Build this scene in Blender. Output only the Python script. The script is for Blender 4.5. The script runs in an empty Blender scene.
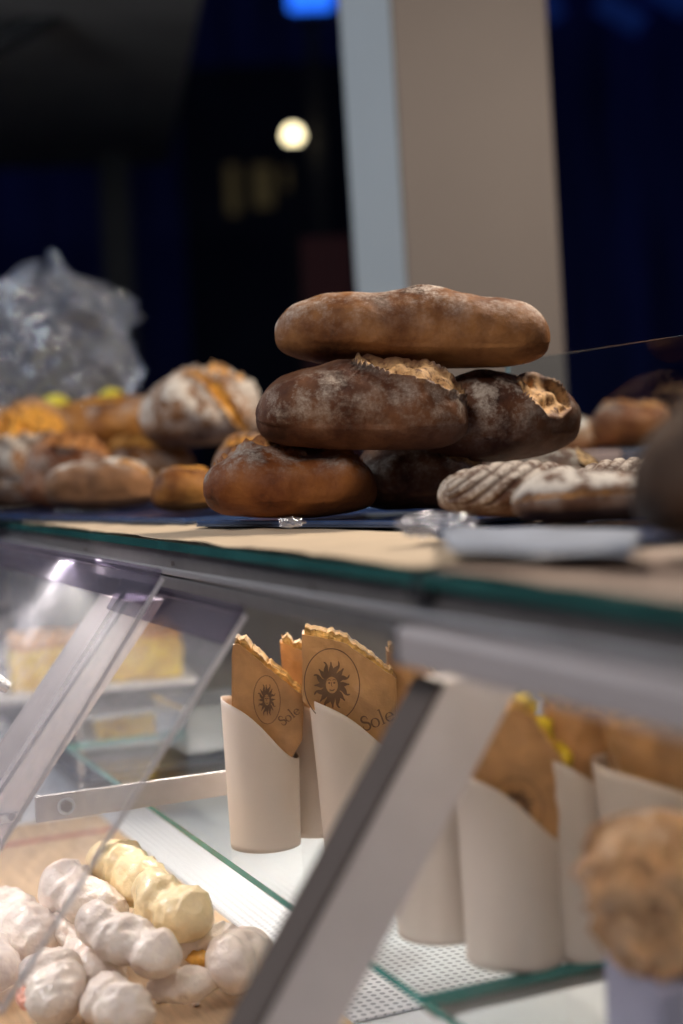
import bpy, bmesh, math, random
from mathutils import Vector, Matrix, noise
C = bpy.context.scene
col = C.collection
PI = math.pi
F = 50.0/36.0*1024
random.seed(4)
# ---------------------------------------------------------------- camera
CAMZ = 1.17
pit = math.atan(55/F); rl = math.radians(2.5)
fw = Vector((0, math.cos(pit), -math.sin(pit)))
r0 = Vector((1,0,0)); u0 = Vector((0, math.sin(pit), math.cos(pit)))
rt = r0*math.cos(rl) - u0*math.sin(rl)
up = u0*math.cos(rl) + r0*math.sin(rl)
CP = Vector((0,0,CAMZ))
cd = bpy.data.cameras.new('camera'); cam = bpy.data.objects.new('camera', cd); col.objects.link(cam)
m = Matrix((rt, up, -fw)).transposed().to_4x4(); m.translation = CP
cam.matrix_world = m
cd.sensor_fit = 'VERTICAL'; cd.sensor_height = 36; cd.lens = 50
cd.clip_start = .02; cd.clip_end = 200
cd.dof.use_dof = True; cd.dof.focus_distance = 1.36; cd.dof.aperture_fstop = 1.9
C.camera = cam

def ray(px, py): return fw + rt*((px-341.5)/F) - up*((py-512)/F)
def at(px, py, Y):
    r = ray(px, py); return CP + r*(Y/r.y)
def onz(px, py, z):
    r = ray(px, py); return CP + r*((z-CAMZ)/r.z)
# display case frame: front edge of the top runs along U, W points into the stall
AZ = math.atan(641/F)
U = Vector((-math.sin(AZ), math.cos(AZ), 0)); W = Vector((math.cos(AZ), math.sin(AZ), 0))
C0 = 0.385
def cw(a, p, z): return U*a + W*(C0+p) + Vector((0,0,z))
def onp(px, py, p):
    r = ray(px, py); return CP + r*((C0+p)/r.dot(W))
def acoord(v): return v.dot(U)
def pcoord(v): return v.dot(W)-C0
CASE_ROT = math.atan2(W.y, W.x)      # local x = W (inward), local y = U
TOPZ = CAMZ-.07
SHZ = CAMZ-.384
FLZ = CAMZ-.50

# ---------------------------------------------------------------- materials
def nodes(name):
    m = bpy.data.materials.new(name); m.use_nodes = True
    return m, m.node_tree.nodes, m.node_tree.links, m.node_tree.nodes['Principled BSDF']
def S(b, k, v): b.inputs[k].default_value = v
def rgb(c): return (c[0], c[1], c[2], 1)
def mat(name, c, rough=.5, metal=0, var=.12, scale=30, bump=.0, bscale=80, coat=0, trans=0, sheen=0, spec=.5, stretch=None, sss=0):
    m, n, l, b = nodes(name)
    tc = n.new('ShaderNodeTexCoord'); nz = n.new('ShaderNodeTexNoise'); S(nz,'Scale',scale); S(nz,'Detail',5)
    src = tc.outputs['Object']
    if stretch:
        mp = n.new('ShaderNodeMapping'); mp.inputs['Scale'].default_value = stretch
        l.new(src, mp.inputs['Vector']); src = mp.outputs['Vector']
    l.new(src, nz.inputs['Vector'])
    r = n.new('ShaderNodeValToRGB'); l.new(nz.outputs['Fac'], r.inputs['Fac'])
    r.color_ramp.elements[0].position = .3; r.color_ramp.elements[1].position = .7
    r.color_ramp.elements[0].color = rgb([x*(1-var) for x in c]); r.color_ramp.elements[1].color = rgb([min(1,x*(1+var)) for x in c])
    l.new(r.outputs['Color'], b.inputs['Base Color'])
    S(b,'Roughness',rough); S(b,'Metallic',metal); S(b,'Coat Weight',coat); S(b,'Specular IOR Level',spec)
    if sss: S(b,'Subsurface Weight',sss); b.inputs['Subsurface Radius'].default_value=(.01,.006,.004)
    if bump:
        n2 = n.new('ShaderNodeTexNoise'); S(n2,'Scale',bscale); S(n2,'Detail',6); l.new(src, n2.inputs['Vector'])
        bp = n.new('ShaderNodeBump'); S(bp,'Strength',bump); S(bp,'Distance',.004); l.new(n2.outputs['Fac'], bp.inputs['Height']); l.new(bp.outputs['Normal'], b.inputs['Normal'])
    return m
def emis(name, c, s):
    m, n, l, b = nodes(name); S(b,'Base Color',rgb(c)); S(b,'Emission Color',rgb(c)); S(b,'Emission Strength',s); return m
def clear(name, tint=(.95,.97,.97), refl=.6, rough=.02, haze=0, hazec=(.8,.8,.85), bump=0, bscale=20, dirt=0):
    """thin clear sheet: transparent + fresnel gloss (+ a little milky diffuse)"""
    m, n, l, b = nodes(name); n.remove(b); out = n['Material Output']
    t = n.new('ShaderNodeBsdfTransparent'); t.inputs['Color'].default_value = rgb(tint)
    g = n.new('ShaderNodeBsdfGlossy'); S(g,'Roughness',rough)
    fr = n.new('ShaderNodeFresnel'); ge = n.new('ShaderNodeNewGeometry'); mi = n.new('ShaderNodeMapRange')
    S(mi,'To Min',1.45); S(mi,'To Max',1/1.45); l.new(ge.outputs['Backfacing'], mi.inputs['Value']); l.new(mi.outputs[0], fr.inputs['IOR'])
    mu = n.new('ShaderNodeMath'); mu.operation='MULTIPLY'; mu.inputs[1].default_value = refl; l.new(fr.outputs[0], mu.inputs[0])
    mx = n.new('ShaderNodeMixShader'); l.new(mu.outputs[0], mx.inputs[0]); l.new(t.outputs[0], mx.inputs[1]); l.new(g.outputs[0], mx.inputs[2])
    last = mx.outputs[0]
    if bump:
        tc = n.new('ShaderNodeTexCoord'); nz = n.new('ShaderNodeTexNoise'); S(nz,'Scale',bscale); S(nz,'Detail',4); l.new(tc.outputs['Object'], nz.inputs['Vector'])
        bp = n.new('ShaderNodeBump'); S(bp,'Strength',bump); S(bp,'Distance',.02); l.new(nz.outputs['Fac'], bp.inputs['Height'])
        l.new(bp.outputs['Normal'], g.inputs['Normal']); l.new(bp.outputs['Normal'], fr.inputs['Normal'])
    if haze:
        d = n.new('ShaderNodeBsdfDiffuse'); S(d,'Color',rgb(hazec)); tr = n.new('ShaderNodeBsdfTranslucent'); S(tr,'Color',rgb(hazec))
        m1 = n.new('ShaderNodeMixShader'); S(m1,0,.5); l.new(d.outputs[0], m1.inputs[1]); l.new(tr.outputs[0], m1.inputs[2])
        m2 = n.new('ShaderNodeMixShader'); l.new(last, m2.inputs[1]); l.new(m1.outputs[0], m2.inputs[2])
        if dirt:
            tc = n.new('ShaderNodeTexCoord'); nz = n.new('ShaderNodeTexNoise'); S(nz,'Scale',40); S(nz,'Detail',6); l.new(tc.outputs['Object'], nz.inputs['Vector'])
            mr = n.new('ShaderNodeMapRange'); S(mr,'From Min',.4); S(mr,'From Max',.75); S(mr,'To Min',haze); S(mr,'To Max',haze+dirt)
            l.new(nz.outputs['Fac'], mr.inputs['Value']); l.new(mr.outputs[0], m2.inputs[0])
        else: S(m2,0,haze)
        last = m2.outputs[0]
    l.new(last, out.inputs['Surface']); return m

def crust(name, dark, mid, crackc, flour=.5, flourc=(.62,.54,.46), burnt=(.02,.008,.004)):
    m, n, l, b = nodes(name)
    tc = n.new('ShaderNodeTexCoord')
    def nz(sc, det=6, rg=.6):
        x = n.new('ShaderNodeTexNoise'); S(x,'Scale',sc); S(x,'Detail',det); S(x,'Roughness',rg); l.new(tc.outputs['Object'], x.inputs['Vector']); return x
    def ramp(src, stops):
        r = n.new('ShaderNodeValToRGB'); l.new(src, r.inputs['Fac']); e = r.color_ramp.elements
        e[0].position, e[0].color = stops[0][0], rgb(stops[0][1]); e[1].position, e[1].color = stops[-1][0], rgb(stops[-1][1])
        for p,c in stops[1:-1]:
            k = e.new(p); k.color = rgb(c)
        return r
    def mix(f, a, c2):
        x = n.new('ShaderNodeMix'); x.data_type='RGBA'; l.new(f, x.inputs[0])
        for s,i in ((a,6),(c2,7)):
            if isinstance(s, tuple): x.inputs[i].default_value = rgb(s)
            else: l.new(s, x.inputs[i])
        return x.outputs[2]
    def math_(op, a, bb):
        x = n.new('ShaderNodeMath'); x.operation = op; x.use_clamp = True
        for s,i in ((a,0),(bb,1)):
            if isinstance(s,(int,float)): x.inputs[i].default_value = s
            else: l.new(s, x.inputs[i])
        return x.outputs[0]
    base = ramp(nz(16).outputs['Fac'], [(.3,burnt),(.42,dark),(.68,mid)])
    a1 = n.new('ShaderNodeAttribute'); a1.attribute_name = 'crack'
    a2 = n.new('ShaderNodeAttribute'); a2.attribute_name = 'flour'
    fine = ramp(nz(260,4,.7).outputs['Fac'], [(.42,(0,0,0)),(.62,(1,1,1))])
    patch = ramp(nz(38,8,.72).outputs['Fac'], [(.44,(0,0,0)),(.6,(1,1,1))])
    f1 = math_('MULTIPLY', math_('MULTIPLY', fine.outputs[0], .6), patch.outputs[0])
    f2 = math_('ADD', f1, math_('MULTIPLY', patch.outputs[0], .45))
    fl = math_('MULTIPLY', math_('MULTIPLY', f2, a2.outputs['Fac']), flour*1.6)
    ccol = ramp(nz(120,6,.7).outputs['Fac'], [(.35,dark),(.5,crackc),(.75,tuple(min(1,x*1.5) for x in crackc))])
    c1 = mix(fl, base.outputs[0], flourc)
    c2 = mix(a1.outputs['Fac'], c1, ccol.outputs[0])
    l.new(c2, b.inputs['Base Color'])
    S(b,'Roughness',.6); S(b,'Specular IOR Level',.2)
    hb = math_('ADD', math_('MULTIPLY', nz(140,6,.7).outputs['Fac'], .6), math_('MULTIPLY', nz(30,6,.6).outputs['Fac'], .7))
    bp = n.new('ShaderNodeBump'); S(bp,'Strength',.6); S(bp,'Distance',.003); l.new(hb, bp.inputs['Height']); l.new(bp.outputs['Normal'], b.inputs['Normal'])
    return m

M = {}
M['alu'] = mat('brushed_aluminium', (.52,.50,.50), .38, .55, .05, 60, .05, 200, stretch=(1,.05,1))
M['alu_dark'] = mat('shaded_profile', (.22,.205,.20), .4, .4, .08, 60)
M['postm'] = mat('painted_post', (.80,.73,.71), .42, .1, .03, 30)
M['post_strip'] = mat('dark_post_strip', (.13,.108,.10), .8, 0, .05, 30, spec=.15)  # plain darker tone for the strip on the near post's front
M['railm'] = mat('rail_paint', (.56,.51,.51), .45, .1, .03, 30)
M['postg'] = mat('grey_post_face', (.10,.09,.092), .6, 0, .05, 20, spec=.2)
M['steel'] = mat('stainless_steel', (.62,.64,.66), .25, .9, .08, 15, .08, 60)
M['steel_panel'] = mat('steel_panel', (.30,.28,.27), .35, .5, .2, 5, .1, 10)
M['white_enamel'] = mat('white_enamel', (.80,.81,.83), .35, 0, .03, 20)
M['teal_bright'] = mat('shelf_glass_edge', (.05,.30,.27), .2, 0, .2, 14, spec=.4)
M['teal'] = mat('green_glass_edge', (.03,.125,.115), .12, 0, .25, 14, spec=.6)
M['acry_edge'] = mat('acrylic_edge', (.72,.70,.72), .3, 0, .06, 40)
M['glass'] = clear('clear_glass', (.97,.985,.985), .8, .03)
M['guard'] = clear('guard_glass', (.82,.88,.92), 1, .03)
M['acryl'] = clear('acrylic_sheet', (.95,.95,.96), .16, .35, .05, (.8,.78,.85), dirt=.10)
M['acryl_strip'] = clear('acrylic_flange', (.62,.60,.68), .03, .45, .13, (.64,.61,.68))
M['bagfilm'] = clear('crumpled_film', (.90,.91,.94), 6, .12, .05, (.72,.78,.92), bump=.6, bscale=30, dirt=.22)
M['cup'] = mat('cream_card', (.74,.64,.55), .6, 0, .03, 15, .05, 300)
M['wrap'] = mat('waxed_tan_paper', (.52,.28,.115), .4, 0, .28, 30, 1.0, 38, coat=.25)
M['wrap_dark'] = mat('tan_paper_underside', (.46,.27,.13), .5, 0, .2, 25, .3, 60)
M['ink'] = mat('brown_ink', (.17,.09,.045), .6, 0, .15, 60)
M['focaccia'] = mat('golden_focaccia', (.70,.40,.12), .6, 0, .5, 90, .8, 260)
M['egg'] = mat('yellow_filling', (.80,.60,.04), .5, 0, .25, 60, .5, 120)
M['cake'] = mat('yellow_cake', (.95,.56,.08), .6, 0, .35, 30, .5, 120)
M['caketop'] = mat('browned_cake_top', (.58,.27,.06), .5, 0, .5, 45, .5, 90)
M['roll'] = mat('pale_floured_dough', (.88,.74,.65), .45, 0, .2, 28, .9, 90, coat=.4, sss=.1)
M['roll_y'] = mat('yellow_floured_dough', (.88,.70,.40), .45, 0, .13, 45, .9, 70, coat=.5, sss=.1)
M['filling'] = mat('orange_filling', (.85,.42,.08), .4, 0, .3, 90, .3, 90)
M['filling_pink'] = mat('pink_filling', (.80,.36,.26), .4, 0, .3, 90, .3, 90)
M['wood'] = mat('pale_wood', (.60,.42,.26), .5, 0, .18, 14, .1, 60, stretch=(8,1,1))
M['kraft'] = mat('kraft_paper', (.72,.56,.38), .65, 0, .08, 18, .3, 25)
M['kraft_r'] = mat('kraft_paper_pinkish', (.50,.36,.27), .65, 0, .1, 18, .3, 25)
M['bagpaper'] = mat('brown_bag_paper', (.68,.40,.20), .4, 0, .45, 30, 1.0, 34, coat=.5)
M['blue'] = mat('dark_blue_liner', (.012,.030,.10), .3, 0, .4, 20, .6, 30, coat=.3)
M['lilac'] = mat('lilac_carton', (.16,.14,.36), .5, 0, .5, 12)
M['lilac_p'] = mat('pale_lilac_card', (.34,.34,.46), .5, 0, .1, 12)
M['column'] = mat('painted_column', (.165,.135,.113), .7, 0, .03, 4)
M['navy'] = mat('navy_wall', (.04,.055,.24), .8, 0, .6, 1.2, stretch=(3,1,.4))
M['awn'] = mat('dark_awning', (.30,.29,.28), .85, 0, .15, 3)
M['black'] = mat('black_metal', (.012,.012,.014), .6, 0, .2, 8)
M['ground'] = mat('dark_asphalt', (.035,.035,.04), .9, 0, .3, 40, .4, 120)
M['cabinet'] = mat('cabinet_laminate', (.42,.41,.42), .5, 0, .05, 6)
M['pink'] = mat('pink_board', (.55,.38,.33), .7, 0, .05, 12)
M['slate'] = mat('slate_board', (.10,.12,.17), .7, 0, .1, 12)
M['lemon'] = mat('lemon_skin', (.75,.62,.05), .5, 0, .15, 40, .3, 90)
M['plate'] = mat('white_plate', (.84,.83,.82), .25, 0, .02, 10)
M['tray_navy'] = mat('blue_black_tray', (.05,.07,.12), .35, 0, .2, 12)
M['tray_blue'] = mat('blue_enamel', (.05,.10,.24), .2, .3, .3, 30, coat=.6)
M['led'] = emis('led_tube', (1,.88,.74), 14)
M['lampw'] = emis('warm_lamp', (1,.86,.52), 5)
M['lampb'] = emis('blue_lamp', (.02,.16,1), 1.5)
M['lampw2'] = emis('dim_window', (.55,.40,.14), .03)
M['blue_dim'] = emis('dim_blue_sign', (.02,.07,.4), .09)
M['red_dim'] = mat('dark_red_cloth', (.05,.006,.008), .8)
M['bolt'] = mat('dull_bolt', (.22,.20,.20), .4, .6)
# perforated mat: grid of dark holes
def perf():
    m, n, l, b = nodes('perforated_mat'); tc = n.new('ShaderNodeTexCoord')
    v = n.new('ShaderNodeTexVoronoi'); v.inputs['Randomness'].default_value = 0; S(v,'Scale',110); l.new(tc.outputs['Object'], v.inputs['Vector'])
    r = n.new('ShaderNodeValToRGB'); l.new(v.outputs['Distance'], r.inputs['Fac']); r.color_ramp.elements[0].position=.30; r.color_ramp.elements[1].position=.36
    r.color_ramp.elements[0].color = (.42,.43,.46,1); r.color_ramp.elements[1].color = (.86,.86,.88,1); l.new(r.outputs[0], b.inputs['Base Color']); S(b,'Roughness',.4); return m
M['perf'] = perf()

# ---------------------------------------------------------------- helpers
def tag(o, label=None, cat=None, group=None, kind=None):
    if label: o['label'] = label
    if cat: o['category'] = cat
    if group: o['group'] = group
    if kind: o['kind'] = kind
    return o
def obj(name, bm, m, parent=None, smooth=False, auto=None):
    me = bpy.data.meshes.new(name)
    bmesh.ops.recalc_face_normals(bm, faces=bm.faces)
    bm.to_mesh(me); bm.free()
    ms = m if isinstance(m,(list,tuple)) else [m]
    for x in ms: me.materials.append(x)
    if smooth: me.polygons.foreach_set('use_smooth', [True]*len(me.polygons))
    o = bpy.data.objects.new(name, me); col.objects.link(o)
    if parent: o.parent = parent
    return o
def place(o, loc, rz=0, rx=0, ry=0):
    o.location = loc; o.rotation_euler = (rx, ry, rz); return o
def empty(name, loc, rz=0):
    o = bpy.data.objects.new(name, None); o.empty_display_size = .02; col.objects.link(o); return place(o, loc, rz)
def box(bm, x0,x1,y0,y1,z0,z1, bev=0, mi=0):
    r = bmesh.ops.create_cube(bm, size=1)
    vs = r['verts']
    for v in vs: v.co = Vector(((x0+x1)/2+v.co.x*(x1-x0), (y0+y1)/2+v.co.y*(y1-y0), (z0+z1)/2+v.co.z*(z1-z0)))
    fs = set(f for v in vs for f in v.link_faces)
    for f in fs: f.material_index = mi
    if bev:
        es = set(e for v in vs for e in v.link_edges)
        bmesh.ops.bevel(bm, geom=list(es), offset=bev, segments=2, affect='EDGES', profile=.5)
def boxo(name, dims, m, parent=None, bev=0):
    bm = bmesh.new(); box(bm, *dims, bev=bev); return obj(name, bm, m, parent)
def cyl(bm, p0, p1, r, seg=20, r2=None):
    p0 = Vector(p0); p1 = Vector(p1); d = p1-p0
    q = d.to_track_quat('Z','Y').to_matrix().to_4x4(); q.translation = (p0+p1)/2
    bmesh.ops.create_cone(bm, cap_ends=True, segments=seg, radius1=r, radius2=r if r2 is None else r2, depth=d.length, matrix=q)
def prism(bm, pts, vec):
    """extrude the closed polygon pts (3-D) along vec"""
    vs = [bm.verts.new(p) for p in pts]; f = bm.faces.new(vs)
    r = bmesh.ops.extrude_face_region(bm, geom=[f])
    bmesh.ops.translate(bm, vec=vec, verts=[g for g in r['geom'] if isinstance(g, bmesh.types.BMVert)])
def lathe(bm, prof, seg=48, sx=1, sy=1):
    rings = []
    for r,z in prof:
        rings.append([bm.verts.new((r*math.cos(2*PI*k/seg)*sx, r*math.sin(2*PI*k/seg)*sy, z)) for k in range(seg)])
    for a,b in zip(rings, rings[1:]):
        for k in range(seg): bm.faces.new((a[k],a[(k+1)%seg],b[(k+1)%seg],b[k]))
    bm.faces.new(rings[0][::-1]); bm.faces.new(rings[-1])

# ---------------------------------------------------------------- bread
CR = {
 'a': crust('crust_dusted_brown', (.15,.055,.018), (.40,.18,.06), (.5,.3,.13), 1.0, (.66,.55,.45)),
 'b': crust('crust_dark_burnt', (.085,.03,.014), (.23,.10,.045), (.60,.36,.16), .7, (.52,.43,.34)),
 'c': crust('crust_chestnut', (.17,.05,.014), (.36,.13,.032), (.45,.20,.06), .7, (.42,.36,.30)),
 'd': crust('crust_orange', (.20,.07,.015), (.52,.23,.05), (.58,.27,.05), .8, (.62,.56,.48), (.06,.02,.008)),
 'e': crust('crust_pale_floured', (.20,.10,.05), (.46,.22,.09), (.74,.34,.05), 1.8, (.68,.61,.52), (.09,.04,.02)),
 'f': crust('crust_striped', (.11,.05,.025), (.22,.11,.06), (.06,.022,.011), 1.8, (.60,.52,.43)),
 'h': crust('crust_thick_flour', (.12,.05,.025), (.28,.14,.07), (.45,.22,.07), 3.0, (.70,.63,.54)),
 'g': crust('crust_near_dark', (.035,.018,.010), (.10,.052,.028), (.12,.07,.04), .5, (.30,.22,.16), (.012,.006,.004)),
}
def loaf_mesh(L, Wd, H, seed=0, ends=2.6, style='slash', cr=None, lump=.05, taper=0, flour=(0,1.2), sag=0):
    """long floured loaf, base on z=0; th is the angle from the top towards the front (-y)"""
    NT, NA = 150, 104
    bm = bmesh.new(); lc = bm.verts.layers.float.new('crack'); lf = bm.verts.layers.float.new('flour')
    off = Vector((seed*7.3, seed*3.1, seed*1.7)); cr = cr or {}
    rings = []
    for i in range(NT+1):
        t = -1 + 2*i/NT
        t = math.copysign(1-(1-abs(t))**1.5, t) if abs(t) > 0 else 0
        rr = max(0., 1-abs(t)**ends)**(.5)
        rr = max(rr, .02)
        rr *= 1 + taper*t
        ring = []
        for k in range(NA):
            th = -PI + 2*PI*k/NA
            c, s = math.cos(th), math.sin(th)
            y = -math.copysign(abs(s)**.86, s)*Wd/2*rr
            if c >= 0: z = H*(.42 + .58*abs(c)**.92*rr)
            else: z = H*(.42 - .42*abs(c)**.8*min(1, rr**.6))
            x = t*L/2
            p = Vector((x,y,z))
            n1 = noise.noise(p*18+off)*lump*H*2.2 + noise.noise(p*55+off)*lump*H*.5
            nd = Vector((t*.4*(1-rr), -s, c)).normalized()
            if c < -.3: n1 *= .25
            crk = 0.; dsp = 0.
            if style == 'slash':
                for q in cr if isinstance(cr, list) else [cr]:
                    thc = q.get('th', .35) + q.get('k', .25)*t + .08*noise.noise(Vector((t*6,seed,0)))
                    hw = q.get('w', .3)*math.sqrt(max(0, 1-((t-q.get('tc',0))/q.get('tl',.8))**2))
                    if hw > .01:
                        d = (th-thc)/hw
                        jag = .25*noise.noise(p*90+off)
                        if abs(d) < 1.6:
                            inn = max(0, min(1, (1-abs(d)+jag)*4))
                            crk = max(crk, inn)
                            dsp += -.035*H*inn + inn*.10*H*noise.noise(p*70+off) + q.get('lip',.09)*H*math.exp(-((abs(d)-1.05)/.16)**2)*(.7+jag)
            elif style == 'stripes':
                n_ = cr.get('n', 8); sx_ = (t*n_/2 + th*cr.get('k', .9) + .12*noise.noise(p*25+off))
                fr = sx_ - math.floor(sx_)
                if abs(th) < cr.get('span',1.5) and abs(t) < .93:
                    g = math.exp(-((fr-.5)/.17)**2); crk = g*.95; dsp = -.075*H*g + .03*H
            p += nd*(n1+dsp)
            if sag: p.z -= sag*H*t*t
            p.z = max(p.z, 0 if not sag else -sag*H)
            v = bm.verts.new(p); v[lc] = max(0,min(1,crk))
            fm, fs_ = flour
            v[lf] = math.exp(-((th-fm)/fs_)**2) * (.5+.9*max(0, noise.noise(p*14+off)+.35))
            ring.append(v)
        rings.append(ring)
    for a,b in zip(rings, rings[1:]):
        for k in range(NA): bm.faces.new((a[k],a[(k+1)%NA],b[(k+1)%NA],b[k]))
    bm.faces.new(rings[0][::-1]); bm.faces.new(rings[-1])
    return bm
def loaf(label, bx, Y, Wd, m, rz=0, tilt=-2.5, group=None, seed=1, name='bread_loaf', zbase=None, **kw):
    """bx = (x0,x1,y0,y1) extents in the photo of a loaf standing Y metres in front of the camera"""
    x0,x1,y0,y1 = bx
    k = Y/F; span = (x1-x0)*k; H = (y1-y0)*k
    L = math.sqrt(max(.0004, span**2 - (Wd*math.sin(rz))**2))/abs(math.cos(rz)) if rz else span
    o = obj(name, loaf_mesh(L, Wd, H, seed, **kw), CR[m], smooth=True)
    b = at((x0+x1)/2, y1, Y)
    if zbase is not None: b.z = zbase
    place(o, b, rz, 0, math.radians(tilt)*-1)
    tag(o, label, 'bread', group)
    return o

# the stack (tray surface 6 cm below the eye)
TZ = TOPZ+.0115
loaf('long flour-dusted loaf lying across the very top of the stack', (275,548,291,368), 1.44, .105, 'a', seed=1, ends=3.0, tilt=-3.5, lump=.035,
     cr=dict(th=-.75,k=.02,w=.25,tc=.1,tl=.8,lip=0), flour=(.2,.85), taper=.03)
loaf('dark split loaf on the left of the middle row, under the top loaf', (256,468,364,450), 1.40, .115, 'b', seed=2, ends=3.6, tilt=-3, lump=.05,
     cr=dict(th=.30,k=.55,w=.36,tc=.45,tl=.55,lip=.12), flour=(1.2,.6))
loaf('dark loaf with a pale torn split at the right of the middle row', (415,583,373,462), 1.47, .12, 'b', rz=.25, seed=3, ends=1.9, taper=-.08, tilt=0, lump=.05,
     cr=dict(th=.85,k=.2,w=.55,tc=.42,tl=.34,lip=.12), flour=(.9,.9))
loaf('chestnut brown loaf at the bottom left of the stack', (206,378,449,520), 1.42, .12, 'c', seed=4, ends=3.0, tilt=-1, lump=.06, zbase=TZ,
     cr=[dict(th=.2,k=.1,w=.16,tc=-.2,tl=.7,lip=.12), dict(th=-.1,k=.5,w=.2,tc=.55,tl=.3,lip=.1)], flour=(.6,.45))
loaf('very dark loaf in the middle of the bottom row of the stack', (352,484,449,519), 1.48, .12, 'b', seed=5, ends=2.6, tilt=-1, lump=.07, zbase=TZ,
     cr=dict(th=.6,k=.4,w=.35,tc=.62,tl=.3,lip=.1), flour=(.9,.6))
loaf('half-hidden dark loaf below the right middle loaf, showing one torn end', (462,603,455,505), 1.62, .11, 'b', seed=6, ends=2.6, tilt=1, lump=.05, zbase=TZ,
     cr=dict(th=.6,k=.0,w=.7,tc=.8,tl=.2,lip=.1), flour=(.6,.6))
loaf('small orange loaf half hidden behind the left end of the stack', (212,290,431,505), 1.75, .10, 'd', seed=7, ends=2.3, tilt=0, zbase=TZ,
     cr=dict(th=.5,k=.2,w=.3,tc=0,tl=.7), flour=(.5,.3))
loaf('ridged floured loaf with curved parallel cuts, right of the stack', (438,596,469,521), 1.24, .105, 'f', rz=.12, seed=8, ends=2.5, tilt=-1, lump=.03, zbase=TZ, style='stripes',
     cr=dict(n=8,k=1.9,span=1.9), flour=(.2,1.6))
loaf('ridged floured loaf behind the pale flat loaf, near the glass guard', (570,700,463,512), 1.30, .10, 'f', rz=.12, seed=9, ends=2.6, tilt=-1, lump=.03, zbase=TZ, style='stripes',
     cr=dict(n=8,k=1.9,span=1.9), flour=(.2,1.6))
loaf('flat loaf with a thick white flour top, blurred at the right', (512,668,470,522), 1.10, .10, 'h', seed=10, ends=2.6, tilt=0, zbase=TZ,
     cr=dict(th=1.3,k=0,w=.10,tc=-.3,tl=.85,lip=.05), flour=(.25,.75))
loaf('large near loaf, dark and out of focus at the right edge', (634,860,405,557), .80, .13, 'g', seed=11, ends=2.0, tilt=0, lump=.04, zbase=TZ,
     cr=dict(th=.0,k=0,w=.2,tc=0,tl=.6), flour=(.2,.9))
# the blurred heap at the left
GL = 'blurred country loaves heaped at the left of the counter'
loaf('pale floured loaf with an orange burst, topmost of the left heap', (144,266,372,446), 2.18, .15, 'e', rz=.3, seed=12, ends=2.3, tilt=3, group=GL, cr=[dict(th=.75,k=2.4,w=.34,tc=.12,tl=.5,lip=.1),dict(th=.3,k=.2,w=.2,tc=.5,tl=.4,lip=.1)], flour=(.8,1.2))
loaf('orange loaf with a broad flour patch at the back of the left heap', (44,190,399,452), 2.40, .14, 'd', seed=13, ends=2.6, tilt=0, group=GL, cr=dict(th=.25,k=.2,w=.3,tc=.0,tl=.8,lip=.12), flour=(.9,.35))
loaf('pale brown loaf at the far left end of the counter', (-42,80,412,512), 2.22, .14, 'e', rz=-.15, seed=14, ends=2.6, tilt=0, group=GL, zbase=TZ, cr=dict(th=.8,k=-.5,w=.5,tc=.45,tl=.6,lip=.1), flour=(1.3,.9))
loaf('orange-brown loaf in the middle of the left heap', (92,198,438,497), 2.24, .12, 'd', seed=15, ends=2.6, tilt=0, group=GL, cr=dict(th=.5,k=.2,w=.35,tc=-.2,tl=.8,lip=.1), flour=(1.25,.3))
loaf('brown loaf with a pale ear, left of the middle of the heap', (24,120,440,512), 2.09, .10, 'c', rz=.15, seed=20, ends=2.6, tilt=0, group=GL, zbase=TZ, cr=dict(th=.5,k=.2,w=.35,tc=.2,tl=.7,lip=.12), flour=(1.0,.8))
loaf('brownish pink floured loaf lying front of the left heap', (48,160,464,514), 1.98, .10, 'e', seed=16, ends=2.6, tilt=0, group=GL, zbase=TZ, cr=dict(th=.5,k=.1,w=.14,tc=.6,tl=.3,lip=.12), flour=(.25,.4))
loaf('small caramel loaf between the left heap and the stack', (152,226,472,517), 1.72, .10, 'd', seed=17, ends=2.3, tilt=0, group=GL, zbase=TZ, cr=dict(th=.1,k=.1,w=.4,tc=0,tl=.8,lip=.1), flour=(.2,.2))

# ---------------------------------------------------------------- display case frame
AN, AF = -1.0, 4.2          # near and far ends along U
CF = cw(0,0,0)
def caseobj(name, dims, m, parent=None, bev=0):
    o = boxo(name, dims, m, parent, bev)
    if not parent: place(o, CF, CASE_ROT)
    return o
# base cabinet
base = empty('display_counter', CF, CASE_ROT); tag(base, 'pale grey counter carrying the glass case of filled breads', 'counter')
caseobj('body', (-.22,.62,AN,AF,0.02,FLZ-.012), M['cabinet'], base, .004)
caseobj('case_floor', (-.22,.62,AN,AF,FLZ-.012,FLZ), M['white_enamel'], base)
rp = caseobj('rear_panel', (.56,.58,AN,AF,FLZ+.0005,TOPZ-.012), M['steel_panel']); tag(rp,'dull steel rear panel closing the glass case behind the cups','panel')
caseobj('front_ledge', (-.24,-.215,AN,AF,FLZ-.03,FLZ+.01), M['alu'], base, .003)
# joint of the two top panes
aj = acoord(onp(416,570,0))
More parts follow.
